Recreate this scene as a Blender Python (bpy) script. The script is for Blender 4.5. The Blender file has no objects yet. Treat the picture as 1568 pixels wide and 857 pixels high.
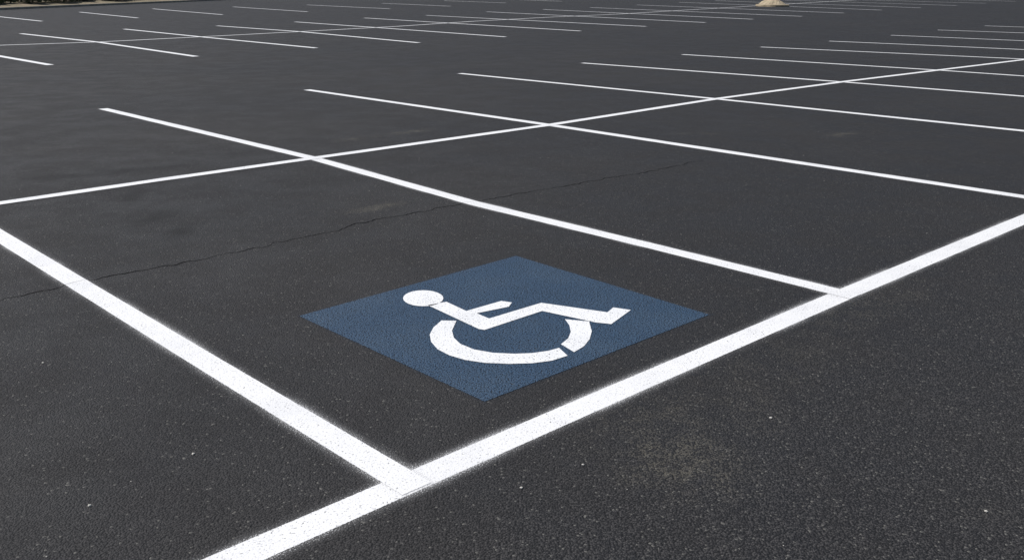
import bpy, bmesh, math, random
from mathutils import Vector, noise as mnoise
random.seed(7)
# Site survey: ground-plane plan positions are triangulated from a 1.52 m tripod station.
H=1.52; F=1455.0; P=math.atan(458/1455.0)
sp,cp=math.sin(P),math.cos(P)
def W(x,y):
    u=x-784; v=428.5-y
    h=F*cp+v*sp; d=F*sp-v*cp
    return (round(H*u/d,3), round(H*h/d,3))
D={
'A':[(356,857),(624,740),(960,594),(1290,452),(1568,336)],
'B':[(0,312),(240,277),(480,243),(842,192),(1097,152),(1290,126),(1437,108),(1568,92)],
'C':[(0,70),(150,65),(308,57),(460,49),(608,41),(728,33),(840,27),(950,22),(1100,13)],
'L1':[(0,362),(300,545),(612,733)],
'L2':[(158,167),(480,243),(727,312),(1000,378),(1290,450)],
'near':[(470,138),(842,192),(1568,302),(704,113),(1097,152),(1568,201),(892,97),(1290,126),(1568,148),
 (1045,84),(1437,108),(1568,117),(1165,72.5),(1350,81),(1568,91),(1270,63.5),(1400,69),(1568,76.5),(1364,54.5),(1450,58),(1568,63),
 (1436,46.5),(1500,48.6),(1568,51),(1508,40),(1535,41),(1568,42)],
'far':[(-60,76),(77,100),(32,52),(150,65),(150,65),(300,87),(190,45),(308,57),(308,57),(484,74),(332,40),(460,49),(460,49),(641,66),(452,34),(608,45),(608,45),(774,57),
 (558,28),(889,48),(653,24),(989,41),(745,18.5),(1080,35),(832,15),(1153,30),(904,12),(1228,25.5),(975,8),(1292,20.5),
 (1040,4),(1350,16),(1095,1.5),(1410,12.5),(1150,-1),(1465,9),(1200,-3),(1510,5.5),(1250,-5),(1555,2.5),
 (-30,23),(64,33),(122,19),(211,28),(234,14),(341,23),(357,11),(471,18.5),(470,8),(597,14),(585,5.5),(690,10),(680,1.5),(775,5),(770,-1),(860,2.5)],
'field':[(458,484),(742,615),(1086,482),(790,392)],
'head':[(round(648+31*math.cos(a*math.pi/12),1),round(457.5-12.2*math.sin(a*math.pi/12),1)) for a in range(24)],
'body':[(655,468),(677,464),(684,463),(714,477),(768,461.5),(784,464),(779,470.5),(730,480.5),(749,488.5),(820,467),(829,464.5),(930,479),(939,471.5),(966,475.5),(936,497),(912,494.5),(830,477),(742,506),(733,504.5)],
'rim1':[(676,491.5),(664,502),(658,513),(660,524),(670,535.5),(688,545),(712,552),(742,556.5),(780,558),(815,557),(845,553),(869,545.5),(856,533.5),(840,538),(815,541.5),(788,542.5),(755,541),(726,536),(705,527.5),(695,518),(692,507),(699,492)],
'rim2':[(879,540),(894,531),(903,520),(906,508),(902,493),(880,491),(865,489.5),(872,499),(874,509),(870,519),(859,528)],
'kerb':[(0,16),(340,1)],'island':[(1193,11)],
'crack':[(-200,500),(0,458),(100,438),(240,410),(400,378),(560,340),(720,311),(850,287),(960,268),(1080,246)],
'hair1':[(96,439),(140,430)],'hair2':[(700,314),(740,308)],
'dust':[(1035,705),(1000,650),(1180,560),(1330,470),(1500,780),(628,202),(575,318),(545,212),(1290,206),(1060,205),(1120,620)],
'tyre':[(205,300),(245,330),(275,355),(160,265)],
'stones':[(296,695),(798,747),(137,774),(1510,783),(66,556),(893,712),(1180,640)],
}
D={k:[W(*p) for p in v] for k,v in D.items()}
sc=bpy.context.scene
cam=bpy.data.objects.new("camera",bpy.data.cameras.new("camera"))
sc.collection.objects.link(cam); sc.camera=cam
cam.location=(0,0,H); cam.rotation_euler=(math.radians(90)-P,0,0)
cam.data.sensor_width=36; cam.data.lens=F/1568*36; cam.data.clip_end=5000
# ---------- light
SE,SA=math.radians(52),math.radians(-72)
w=bpy.data.worlds.new("World"); sc.world=w; w.use_nodes=True
nt=w.node_tree; bg=nt.nodes['Background']
sky=nt.nodes.new('ShaderNodeTexSky'); sky.sky_type='NISHITA'; sky.sun_disc=False
sky.sun_elevation=SE; sky.sun_rotation=SA
nt.links.new(sky.outputs[0],bg.inputs[0]); bg.inputs[1].default_value=0.068
sl=bpy.data.lights.new("sun","SUN"); sl.energy=4.7; sl.angle=math.radians(0.5); sl.color=(1,0.965,0.925)
so=bpy.data.objects.new("sun",sl); sc.collection.objects.link(so)
dv=Vector((math.sin(SA)*math.cos(SE),math.cos(SA)*math.cos(SE),math.sin(SE)))
so.rotation_euler=dv.to_track_quat('Z','Y').to_euler(); so.location=(0,0,30)
sc.view_settings.view_transform='Standard'; sc.view_settings.look='None'; sc.view_settings.exposure=0

class N:
    def __init__(s,name):
        s.m=bpy.data.materials.new(name); s.m.use_nodes=True
        s.t=s.m.node_tree; s.t.nodes.clear()
        s.out=s.n('ShaderNodeOutputMaterial')
        s.co=s.n('ShaderNodeTexCoord').outputs['Object']
    def n(s,t,**k):
        o=s.t.nodes.new(t)
        for a,b in k.items(): setattr(o,a,b)
        return o
    def put(s,sock,v):
        if hasattr(v,'links'): s.t.links.new(v,sock)
        else: sock.default_value=v
    def math(s,op,a,b=0.0,c=0.0,clamp=False):
        o=s.n('ShaderNodeMath',operation=op,use_clamp=clamp)
        s.put(o.inputs[0],a); s.put(o.inputs[1],b); s.put(o.inputs[2],c)
        return o.outputs[0]
    def ss(s,v,a,b,c=0.0,d=1.0):
        if a>b: a,b,c,d=b,a,d,c
        o=s.n('ShaderNodeMapRange',interpolation_type='SMOOTHSTEP')
        s.put(o.inputs[0],v)
        for i,q in enumerate((a,b,c,d)): s.put(o.inputs[i+1],q)
        return o.outputs[0]
    def noise(s,scale,detail=2,rough=.5,vec=None,dim='2D'):
        o=s.n('ShaderNodeTexNoise',noise_dimensions=dim); s.put(o.inputs['Vector'],vec or s.co)
        o.inputs['Scale'].default_value=scale; o.inputs['Detail'].default_value=detail; o.inputs['Roughness'].default_value=rough
        return o.outputs[0]
    def vor(s,scale,vec=None):
        o=s.n('ShaderNodeTexVoronoi',voronoi_dimensions='2D'); s.put(o.inputs['Vector'],vec or s.co); o.inputs['Scale'].default_value=scale
        return o
    def mix(s,f,a,b):
        o=s.n('ShaderNodeMix',data_type='RGBA'); s.put(o.inputs[0],f); s.put(o.inputs[6],a); s.put(o.inputs[7],b)
        return o.outputs[2]
    def bump(s,h,st,dist):
        o=s.n('ShaderNodeBump'); s.put(o.inputs['Height'],h); o.inputs['Strength'].default_value=st; o.inputs['Distance'].default_value=dist
        return o.outputs[0]
    def bsdf(s,col,rough,nrm=None,alpha=None,spec=.5):
        b=s.n('ShaderNodeBsdfPrincipled'); s.put(b.inputs['Base Color'],col); s.put(b.inputs['Roughness'],rough)
        b.inputs['Specular IOR Level'].default_value=spec
        if nrm is not None: s.put(b.inputs['Normal'],nrm)
        if alpha is not None: s.put(b.inputs['Alpha'],alpha)
        s.t.links.new(b.outputs[0],s.out.inputs[0]); return b
    def mapping(s,rot=0,scale=(1,1,1),loc=(0,0,0)):
        o=s.n('ShaderNodeMapping',vector_type='TEXTURE'); s.put(o.inputs[0],s.co)
        o.inputs[1].default_value=loc; o.inputs[2].default_value=(0,0,rot); o.inputs[3].default_value=scale
        return o.outputs[0]
    def aggregate(s):
        v=s.vor(150); nz=s.noise(115,3,.7)
        h=s.math('ADD',s.math('MULTIPLY',s.math('SUBTRACT',1.0,v.outputs['Distance']),.9),s.math('MULTIPLY',nz,1.1))
        pit=s.ss(h,1.10,.86)
        return h,v,pit,nz
c4=lambda r,g,b:(r,g,b,1)
def asphalt():
    s=N("asphalt")
    h,v,pit,nz=s.aggregate()
    sep=s.n('ShaderNodeSeparateColor'); s.put(sep.inputs[0],v.outputs['Color'])
    r=sep.outputs[0]; r2=sep.outputs[1]
    big=s.noise(.35,4,.55); med=s.noise(2.2,4,.6)
    strip=s.noise(1.0,3,.5,vec=s.mapping(math.radians(43.5),(14,1.1,1)))
    # drive aisle in front of the stalls: binder more worn, coarser stone showing
    a0,a1=Vector(D['A'][0]),Vector(D['A'][-1]); t=(a1-a0).normalized()
    dp=s.n('ShaderNodeVectorMath',operation='DOT_PRODUCT'); s.put(dp.inputs[0],s.co); dp.inputs[1].default_value=(t.y,-t.x,0)
    aisle=s.math('SUBTRACT',dp.outputs['Value'],t.y*a0.x-t.x*a0.y)
    aisle=s.ss(s.math('ADD',aisle,s.math('MULTIPLY',med,.5)),.25,1.0)
    base=s.mix(s.ss(big,.35,.65),c4(.0135,.0135,.0160),c4(.0215,.0200,.0205))
    base=s.mix(s.math('MULTIPLY',s.ss(med,.4,.7),.35),base,c4(.029,.0275,.0275))
    base=s.mix(s.math('MULTIPLY',s.ss(strip,.4,.7),.4),base,c4(.012,.013,.017))
    sh=s.math('MULTIPLY',s.ss(r,.3,1.0),s.math('ADD',.48,s.math('MULTIPLY',aisle,.32)))
    base=s.mix(sh,base,c4(.064,.061,.061))
    base=s.mix(s.math('MULTIPLY',pit,.9),base,c4(.004,.004,.005))  # pits: dark binder, plus crevice occlusion painted into the base colour
    base=s.mix(s.math('MULTIPLY',s.math('GREATER_THAN',s.math('ADD',r2,s.math('MULTIPLY',aisle,.010)),.988),.6),base,c4(.17,.165,.15))
    def blob(c,rx,ry,rot=0):
        o=s.mapping(math.radians(rot),(rx,ry,1),(c[0],c[1],0))
        ln=s.n('ShaderNodeVectorMath',operation='LENGTH'); s.put(ln.inputs[0],o)
        return s.ss(ln.outputs['Value'],1.0,.1)
    tan=None
    for c,a in zip(D['dust'],[(.33,.36,20,.8),(.5,.3,43,.4),(.35,.9,-40,.2),(.9,.22,43,.4),(.2,.12,0,.1),(.45,.16,43,1),(.35,.12,43,1),(.4,.16,43,.8),(.4,.15,43,.8),(.4,.15,0,.4),(.3,.4,0,.3)]):
        b=s.math('MULTIPLY',blob(c,*a[:3]),a[3]); tan=b if tan is None else s.math('MAXIMUM',tan,b)
    tn=s.math('MULTIPLY',tan,s.ss(s.noise(7,4,.65),.3,.7))
    grit=s.ss(s.math('ADD',r,s.math('MULTIPLY',nz,.7)),.7,1.15)
    base=s.mix(s.math('MULTIPLY',tn,s.math('ADD',s.math('MULTIPLY',grit,.66),.06)),base,c4(.135,.122,.092))
    dk=None
    for c,a in zip(D['tyre'],[(.12,.5,10),(.14,.45,-12),(.12,.28,5),(1.2,.2,30)]):
        b=blob(c,*a); dk=b if dk is None else s.math('MAXIMUM',dk,b)
    base=s.mix(s.math('MULTIPLY',dk,.65),base,c4(.003,.003,.004))
    s.bsdf(base,s.ss(med,.3,.7,.72,.86),s.bump(h,1.0,.0038),spec=.36)
    return s.m
def paint(name,col,dirt,halo=1.0,bare_lo=.6,uv=True,pitk=.8,bst=.7,gap=0,gcol=c4(.008,.014,.026)):
    s=N(name)
    h,v,pit,nz=s.aggregate()
    sep=s.n('ShaderNodeSeparateColor'); s.put(sep.inputs[0],v.outputs['Color'])
    colr=s.mix(s.math('MULTIPLY',s.ss(s.noise(3,4,.6),.4,.75),.5),col,dirt)
    colr=s.mix(s.math('MULTIPLY',sep.outputs[0],.4),colr,dirt)
    if gap: colr=s.mix(s.math('MULTIPLY',pit,gap),colr,gcol)
    bare=s.ss(s.math('SUBTRACT',h,s.math('MULTIPLY',s.noise(6,2,.6),.22)),bare_lo+.1,bare_lo)
    bare=s.math('MULTIPLY',bare,pitk)
    if uv:
        u1=s.n('ShaderNodeUVMap',uv_map='pos'); u2=s.n('ShaderNodeUVMap',uv_map='dim')
        a=s.n('ShaderNodeSeparateXYZ'); s.put(a.inputs[0],u1.outputs[0]); b=s.n('ShaderNodeSeparateXYZ'); s.put(b.inputs[0],u2.outputs[0])
        d=s.math('SUBTRACT',s.math('ABSOLUTE',a.outputs[0]),b.outputs[0])
        d=s.math('MAXIMUM',d,s.math('MULTIPLY',a.outputs[1],-1.0))
        d=s.math('MAXIMUM',d,s.math('SUBTRACT',a.outputs[1],b.outputs[1]))
        dd=s.math('ADD',d,s.math('MULTIPLY',s.math('SUBTRACT',nz,.5),.007))
        core=s.ss(dd,.001,-.001)
        hv=s.ss(d,.069,-.02)
        hv=s.math('POWER',hv,2.3)
        hv=s.math('MULTIPLY',hv,s.ss(s.noise(1.7,3,.6),.35,.65,.35,1.0))
        speck=s.math('GREATER_THAN',s.math('ADD',s.math('MULTIPLY',hv,.50),s.noise(210,1,.5)),.82)
        ha=s.math('ADD',s.math('MULTIPLY',speck,.42),s.math('MULTIPLY',hv,.20))
        ha=s.math('MULTIPLY',ha,s.math('GREATER_THAN',hv,.004))
        ha=s.math('MULTIPLY',ha,halo)
        al=s.math('MAXIMUM',s.math('MULTIPLY',core,s.math('SUBTRACT',1.0,bare)),ha)
        al=s.math('MINIMUM',al,1.0)
    else:
        al=s.math('SUBTRACT',1.0,bare)
    s.bsdf(colr,.6,s.bump(h,bst,.0025),al,.35)
    return s.m
M_as=asphalt()
M_w=paint("white_paint",c4(.82,.82,.82),c4(.69,.695,.71),bare_lo=.52,bst=.32,gap=.22,gcol=c4(.45,.46,.48))
M_b=paint("blue_paint",c4(.026,.062,.118),c4(.055,.095,.150),halo=.3,bare_lo=.80,pitk=.55,bst=1.0,gap=.65)
M_s=paint("symbol_paint",c4(.82,.825,.83),c4(.70,.71,.725),uv=False,bare_lo=.56,bst=.32,gap=.2,gcol=c4(.45,.47,.50))

def mkobj(name,verts,faces,mat,par=None):
    me=bpy.data.meshes.new(name); me.from_pydata(verts,[],faces); me.update()
    o=bpy.data.objects.new(name,me); sc.collection.objects.link(o)
    if mat: me.materials.append(mat)
    if par: o.parent=par
    return o
def empty(name):
    o=bpy.data.objects.new(name,None); sc.collection.objects.link(o); return o
s=N("dry_soil")
col=s.mix(s.ss(s.noise(.8,5,.6),.35,.65),c4(.20,.155,.10),c4(.11,.10,.055))
col=s.mix(s.ss(s.noise(14,4,.7),.4,.7),col,c4(.30,.25,.17))
s.bsdf(col,.95,s.bump(s.noise(25,4,.7),.8,.03)); M_soil=s.m
mkobj("ground",[(-2500,-1500,-.05),(2500,-1500,-.05),(2500,3500,-.05),(-2500,3500,-.05)],[(0,1,2,3)],M_soil)

class Strip:
    def __init__(s): s.v=[];s.f=[];s.p=[];s.d=[]
    def add(s,pts,w,z,fr=.07):
        pts=[Vector((a,b)) for a,b in pts]
        L=[0]
        for i in range(1,len(pts)): L.append(L[-1]+(pts[i]-pts[i-1]).length)
        T=L[-1]
        d0=(pts[1]-pts[0]).normalized(); d1=(pts[-1]-pts[-2]).normalized()
        P2=[pts[0]-d0*fr]+pts+[pts[-1]+d1*fr]; L2=[-fr]+L+[T+fr]
        base=len(s.v); n=len(P2)
        for i in range(n):
            a=P2[max(0,i-1)]; b=P2[min(n-1,i+1)]
            t=(b-a).normalized(); nn=Vector((-t.y,t.x))
            for sg in (-1,1):
                q=P2[i]+nn*sg*(w/2+fr); s.v.append((q.x,q.y,z))
        for i in range(n-1):
            a=base+2*i
            s.f.append((a,a+1,a+3,a+2))
            s.p.append([(-(w/2+fr),L2[i]),((w/2+fr),L2[i]),((w/2+fr),L2[i+1]),(-(w/2+fr),L2[i+1])])
            s.d.append((w/2,T))
    def quad(s,c,hx,hy,z,k=.03):
        cx=Vector((sum(p[0] for p in c)/4,sum(p[1] for p in c)/4)); base=len(s.v)
        for p in c:
            q=cx+(Vector(p)-cx)*(1+k); s.v.append((q.x,q.y,z))
        s.f.append((base,base+1,base+2,base+3))
        s.p.append([(-hx*(1+k),-k*hy),(hx*(1+k),-k*hy),(hx*(1+k),hy*(2+k)),(-hx*(1+k),hy*(2+k))])
        s.d.append((hx,2*hy))
    def build(s,name,mat,par=None):
        o=mkobj(name,s.v,s.f,mat,par)
        u1=o.data.uv_layers.new(name='pos'); u2=o.data.uv_layers.new(name='dim')
        li=0
        for fi,f in enumerate(s.f):
            for k in range(4):
                u1.data[li].uv=s.p[fi][k]; u2.data[li].uv=s.d[fi]; li+=1
        return o
def beyond(a,b,d):
    a=Vector(a);b=Vector(b); return tuple(b+(b-a).normalized()*d)
def isect(p,q,r,t):
    p=Vector(p);q=Vector(q)-p;r=Vector(r);t=Vector(t)-r
    den=q.x*t.y-q.y*t.x; k=((r-p).x*t.y-(r-p).y*t.x)/den
    return tuple(p+q*k)
A,B,C,L1,L2=D['A'],D['B'],D['C'],D['L1'],D['L2']
st=Strip()
st.add([beyond(A[1],A[0],2.5)]+A+[beyond(A[-2],A[-1],38)],.118,.002)
st.add([beyond(B[1],B[0],6)]+B+[beyond(B[-2],B[-1],38)],.107,.006)
st.add([beyond(C[1],C[0],12)]+C+[beyond(C[-2],C[-1],30)],.125,.006)
z=.004
st.add([beyond(L1[1],L1[0],5)]+L1[:-1]+[beyond(L1[1],L1[2],.09)],.114,z)
st.add(L2[:-1]+[beyond(L2[-2],L2[-1],.07)],.108,z)
nr=D['near']
for i in range(0,len(nr),3):
    q=nr[i:i+3]; st.add(q+[isect(q[0],q[-1],A[-2],A[-1])],.112,z)
fr_=D['far']; i=0
while i<len(fr_):
    q=[fr_[i],fr_[i+1]]; i+=2
    while i<len(fr_) and fr_[i]==q[-1]: q.append(fr_[i+1]); i+=2
    st.add(q,.14,z)
st.build("parking_lines",M_w)
# ---------- accessible parking symbol
sym=empty("accessible_parking_symbol")
q=Strip(); q.quad(D['field'],.66,.715,.002); q.build("blue_field",M_b,sym)
bm=bmesh.new()
for k in ('head','body','rim1','rim2'):
    bm.faces.new([bm.verts.new((x,y,.004)) for x,y in D[k]])
bmesh.ops.triangulate(bm,faces=bm.faces[:])
bm.normal_update()
for f in bm.faces:
    if f.normal.z<0: f.normal_flip()
me=bpy.data.meshes.new("wheelchair_figure"); bm.to_mesh(me); bm.free(); me.materials.append(M_s)
o=bpy.data.objects.new("wheelchair_figure",me); sc.collection.objects.link(o); o.parent=sym

# ---------- lot sheet, kerb, verge
k0=Vector(D['kerb'][0]); k1=Vector(D['kerb'][1]); kt=(k1-k0).normalized(); kn=Vector((-kt.y,kt.x))
ka=k0-kt*60; kb=k1+kt*120
mkobj("parking_lot",[(ka.x,ka.y,0),(ka.x+40,-60,0),(160,-60,0),(200,260,0),(kb.x,kb.y,0)],[(0,1,2,3,4)],M_as)
s=N("concrete")
cc=s.mix(s.ss(s.noise(3,5,.6),.35,.7),c4(.34,.31,.26),c4(.24,.21,.17)); s.bsdf(cc,.9,s.bump(s.noise(60,3,.7,dim='3D'),.4,.004)); M_con=s.m
def ribbon(name,prof,mat,A,B,n=40):
    vs=[];fs=[];m=len(prof)
    for i in range(n+1):
        p=A.lerp(B,i/n)
        for (off,zz) in prof: q=p+kn*off; vs.append((q.x,q.y,zz))
    for i in range(n):
        for j in range(m-1):
            a=i*m+j; fs.append((a,a+m,a+m+1,a+1))
    return mkobj(name,vs,fs,mat)
ribbon("kerb",[(0,-.02),(.0,.11),(.02,.13),(.15,.13),(.15,-.02)],M_con,ka,kb)
ribbon("verge",[(.151,.10),(1.2,.14),(3.5,.3),(9,.5),(30,.6),(31,-.1)],M_soil,ka,kb,80)
s=N("foliage"); oi=s.noise(1.3,3,.6,dim='3D')
s.bsdf(s.mix(s.ss(oi,.35,.65),c4(.035,.05,.018),c4(.085,.10,.04)),.7); M_leaf=s.m
def shrub(c,R,Hh,n=1100):
    vs=[];fs=[]
    for i in range(n):
        th=random.uniform(0,2*math.pi); ph=math.acos(random.uniform(-.3,1)); r=random.uniform(.45,1)
        r*=.8+.35*mnoise.noise(Vector((math.cos(th)*1.7+c[0],math.sin(th)*1.7+c[1],ph*2)))
        p=Vector((c[0]+R*r*math.sin(ph)*math.cos(th),c[1]+R*r*math.sin(ph)*math.sin(th),c[2]+.05+Hh*max(0,.25+.75*r*math.cos(ph))))
        a=Vector([random.gauss(0,1) for _ in range(3)]).normalized(); b=a.orthogonal().normalized(); sz=random.uniform(.06,.12)
        k=len(vs); vs+= [p+a*sz,p+b*sz*.6,p-a*sz,p-b*sz*.6]; fs.append((k,k+1,k+2,k+3))
    for i in range(5):
        th=random.uniform(0,6.28); t=Vector((c[0]+R*.4*math.cos(th),c[1]+R*.4*math.sin(th),c[2]+Hh*.6)); k=len(vs)
        vs+=[(c[0]-.02,c[1],c[2]-.1),(c[0]+.02,c[1],c[2]-.1),(t.x+.01,t.y,t.z),(t.x-.01,t.y,t.z)]; fs.append((k,k+1,k+2,k+3))
    return mkobj("shrub",vs,fs,M_leaf)
d=-14
while d<45:
    off=random.uniform(2.2,3.4); p=k0+kt*d+kn*off
    R=random.uniform(.9,1.4); shrub((p.x,p.y,.16),R,random.uniform(.8,1.5)); d+=R*random.uniform(.9,1.7)
# ---------- island
isl=empty("traffic_island")
cx,cy=D['island'][0]
s=N("island_stone"); s.bsdf(s.mix(s.ss(s.noise(2.5,5,.6),.35,.7),c4(.40,.33,.23),c4(.26,.21,.14)),.95,s.bump(s.noise(8,4,.7,dim='3D'),.8,.05)); M_isl=s.m
vs=[];fs=[];nn_=28
for (r,zz) in [(1.0,0),(1.0,.10),(.9,.11),(.86,.10),(.6,.28),(.3,.42),(.1,.5)]:
    for i in range(nn_):
        t=2*math.pi*i/nn_; jj=1+ (0.0 if r>.8 else .3*mnoise.noise(Vector((math.cos(t)*2,math.sin(t)*2,r*3))))
        vs.append((cx+.95*r*jj*math.cos(t),cy+1.6+1.6*r*jj*math.sin(t),zz))
for j in range(6):
    for i in range(nn_):
        a=j*nn_+i;b=j*nn_+(i+1)%nn_; fs.append((a,b,b+nn_,a+nn_))
fs.append(tuple(range(6*nn_,7*nn_)))
mkobj("mound",vs,fs,M_isl,isl)
# ---------- crack
s=N("crack_dark"); s.bsdf(c4(.003,.003,.0035),.95,spec=.1); M_cr=s.m  # flat dark ribbon laid in place of an open groove
def crack(pts,w,z):
    vs=[];fs=[];P2=[]; pts=[Vector(p) for p in pts]
    for i in range(len(pts)-1):
        n=max(2,int((pts[i+1]-pts[i]).length/.022))
        for j in range(n): P2.append(pts[i].lerp(pts[i+1],j/n))
    P2.append(pts[-1]); n=len(P2)
    for i,p in enumerate(P2):
        t=(P2[min(i+1,n-1)]-P2[max(i-1,0)]).normalized(); nn=Vector((-t.y,t.x))
        o=.05*mnoise.noise(Vector((p.x*2.2,p.y*2.2,3)))+.04*mnoise.noise(Vector((p.x*11,p.y*11,5)))+random.uniform(-.009,.009)
        ww=w*max(.35,.8+1.2*mnoise.noise(Vector((p.x*5,p.y*5,9))))
        q=p+nn*o; vs+=[(*(q-nn*ww/2),z),(*(q+nn*ww/2),z)]
    for i in range(n-1): fs.append((2*i,2*i+1,2*i+3,2*i+2))
    return vs,fs
v1,f1=crack(D['crack'],.0095,.001)
for hn in ('hair1','hair2'):
    k=len(v1); v2,f2=crack(D[hn],.003,.0055); v1+=v2; f1+=[tuple(a+k for a in f) for f in f2]
mkobj("pavement_crack",v1,f1,M_cr)
# ---------- loose grit
random.seed(3)
s=N("pale_grit"); s.bsdf(c4(.5,.48,.44),.9); M_g=s.m
bm=bmesh.new()
pts=[(p,.006) for p in D['stones']]+[((random.uniform(-4,5),random.uniform(2,11)),random.uniform(.0012,.003)) for _ in range(260)]
for (x,y),r in pts:
    res=bmesh.ops.create_icosphere(bm,subdivisions=1,radius=r)
    for vtx in res['verts']:
        vtx.co*=random.uniform(.75,1.2); vtx.co.z*=.6; vtx.co+=Vector((x,y,r*.4))
me=bpy.data.meshes.new("grit"); bm.to_mesh(me); bm.free(); me.materials.append(M_g)
sc.collection.objects.link(bpy.data.objects.new("grit",me))
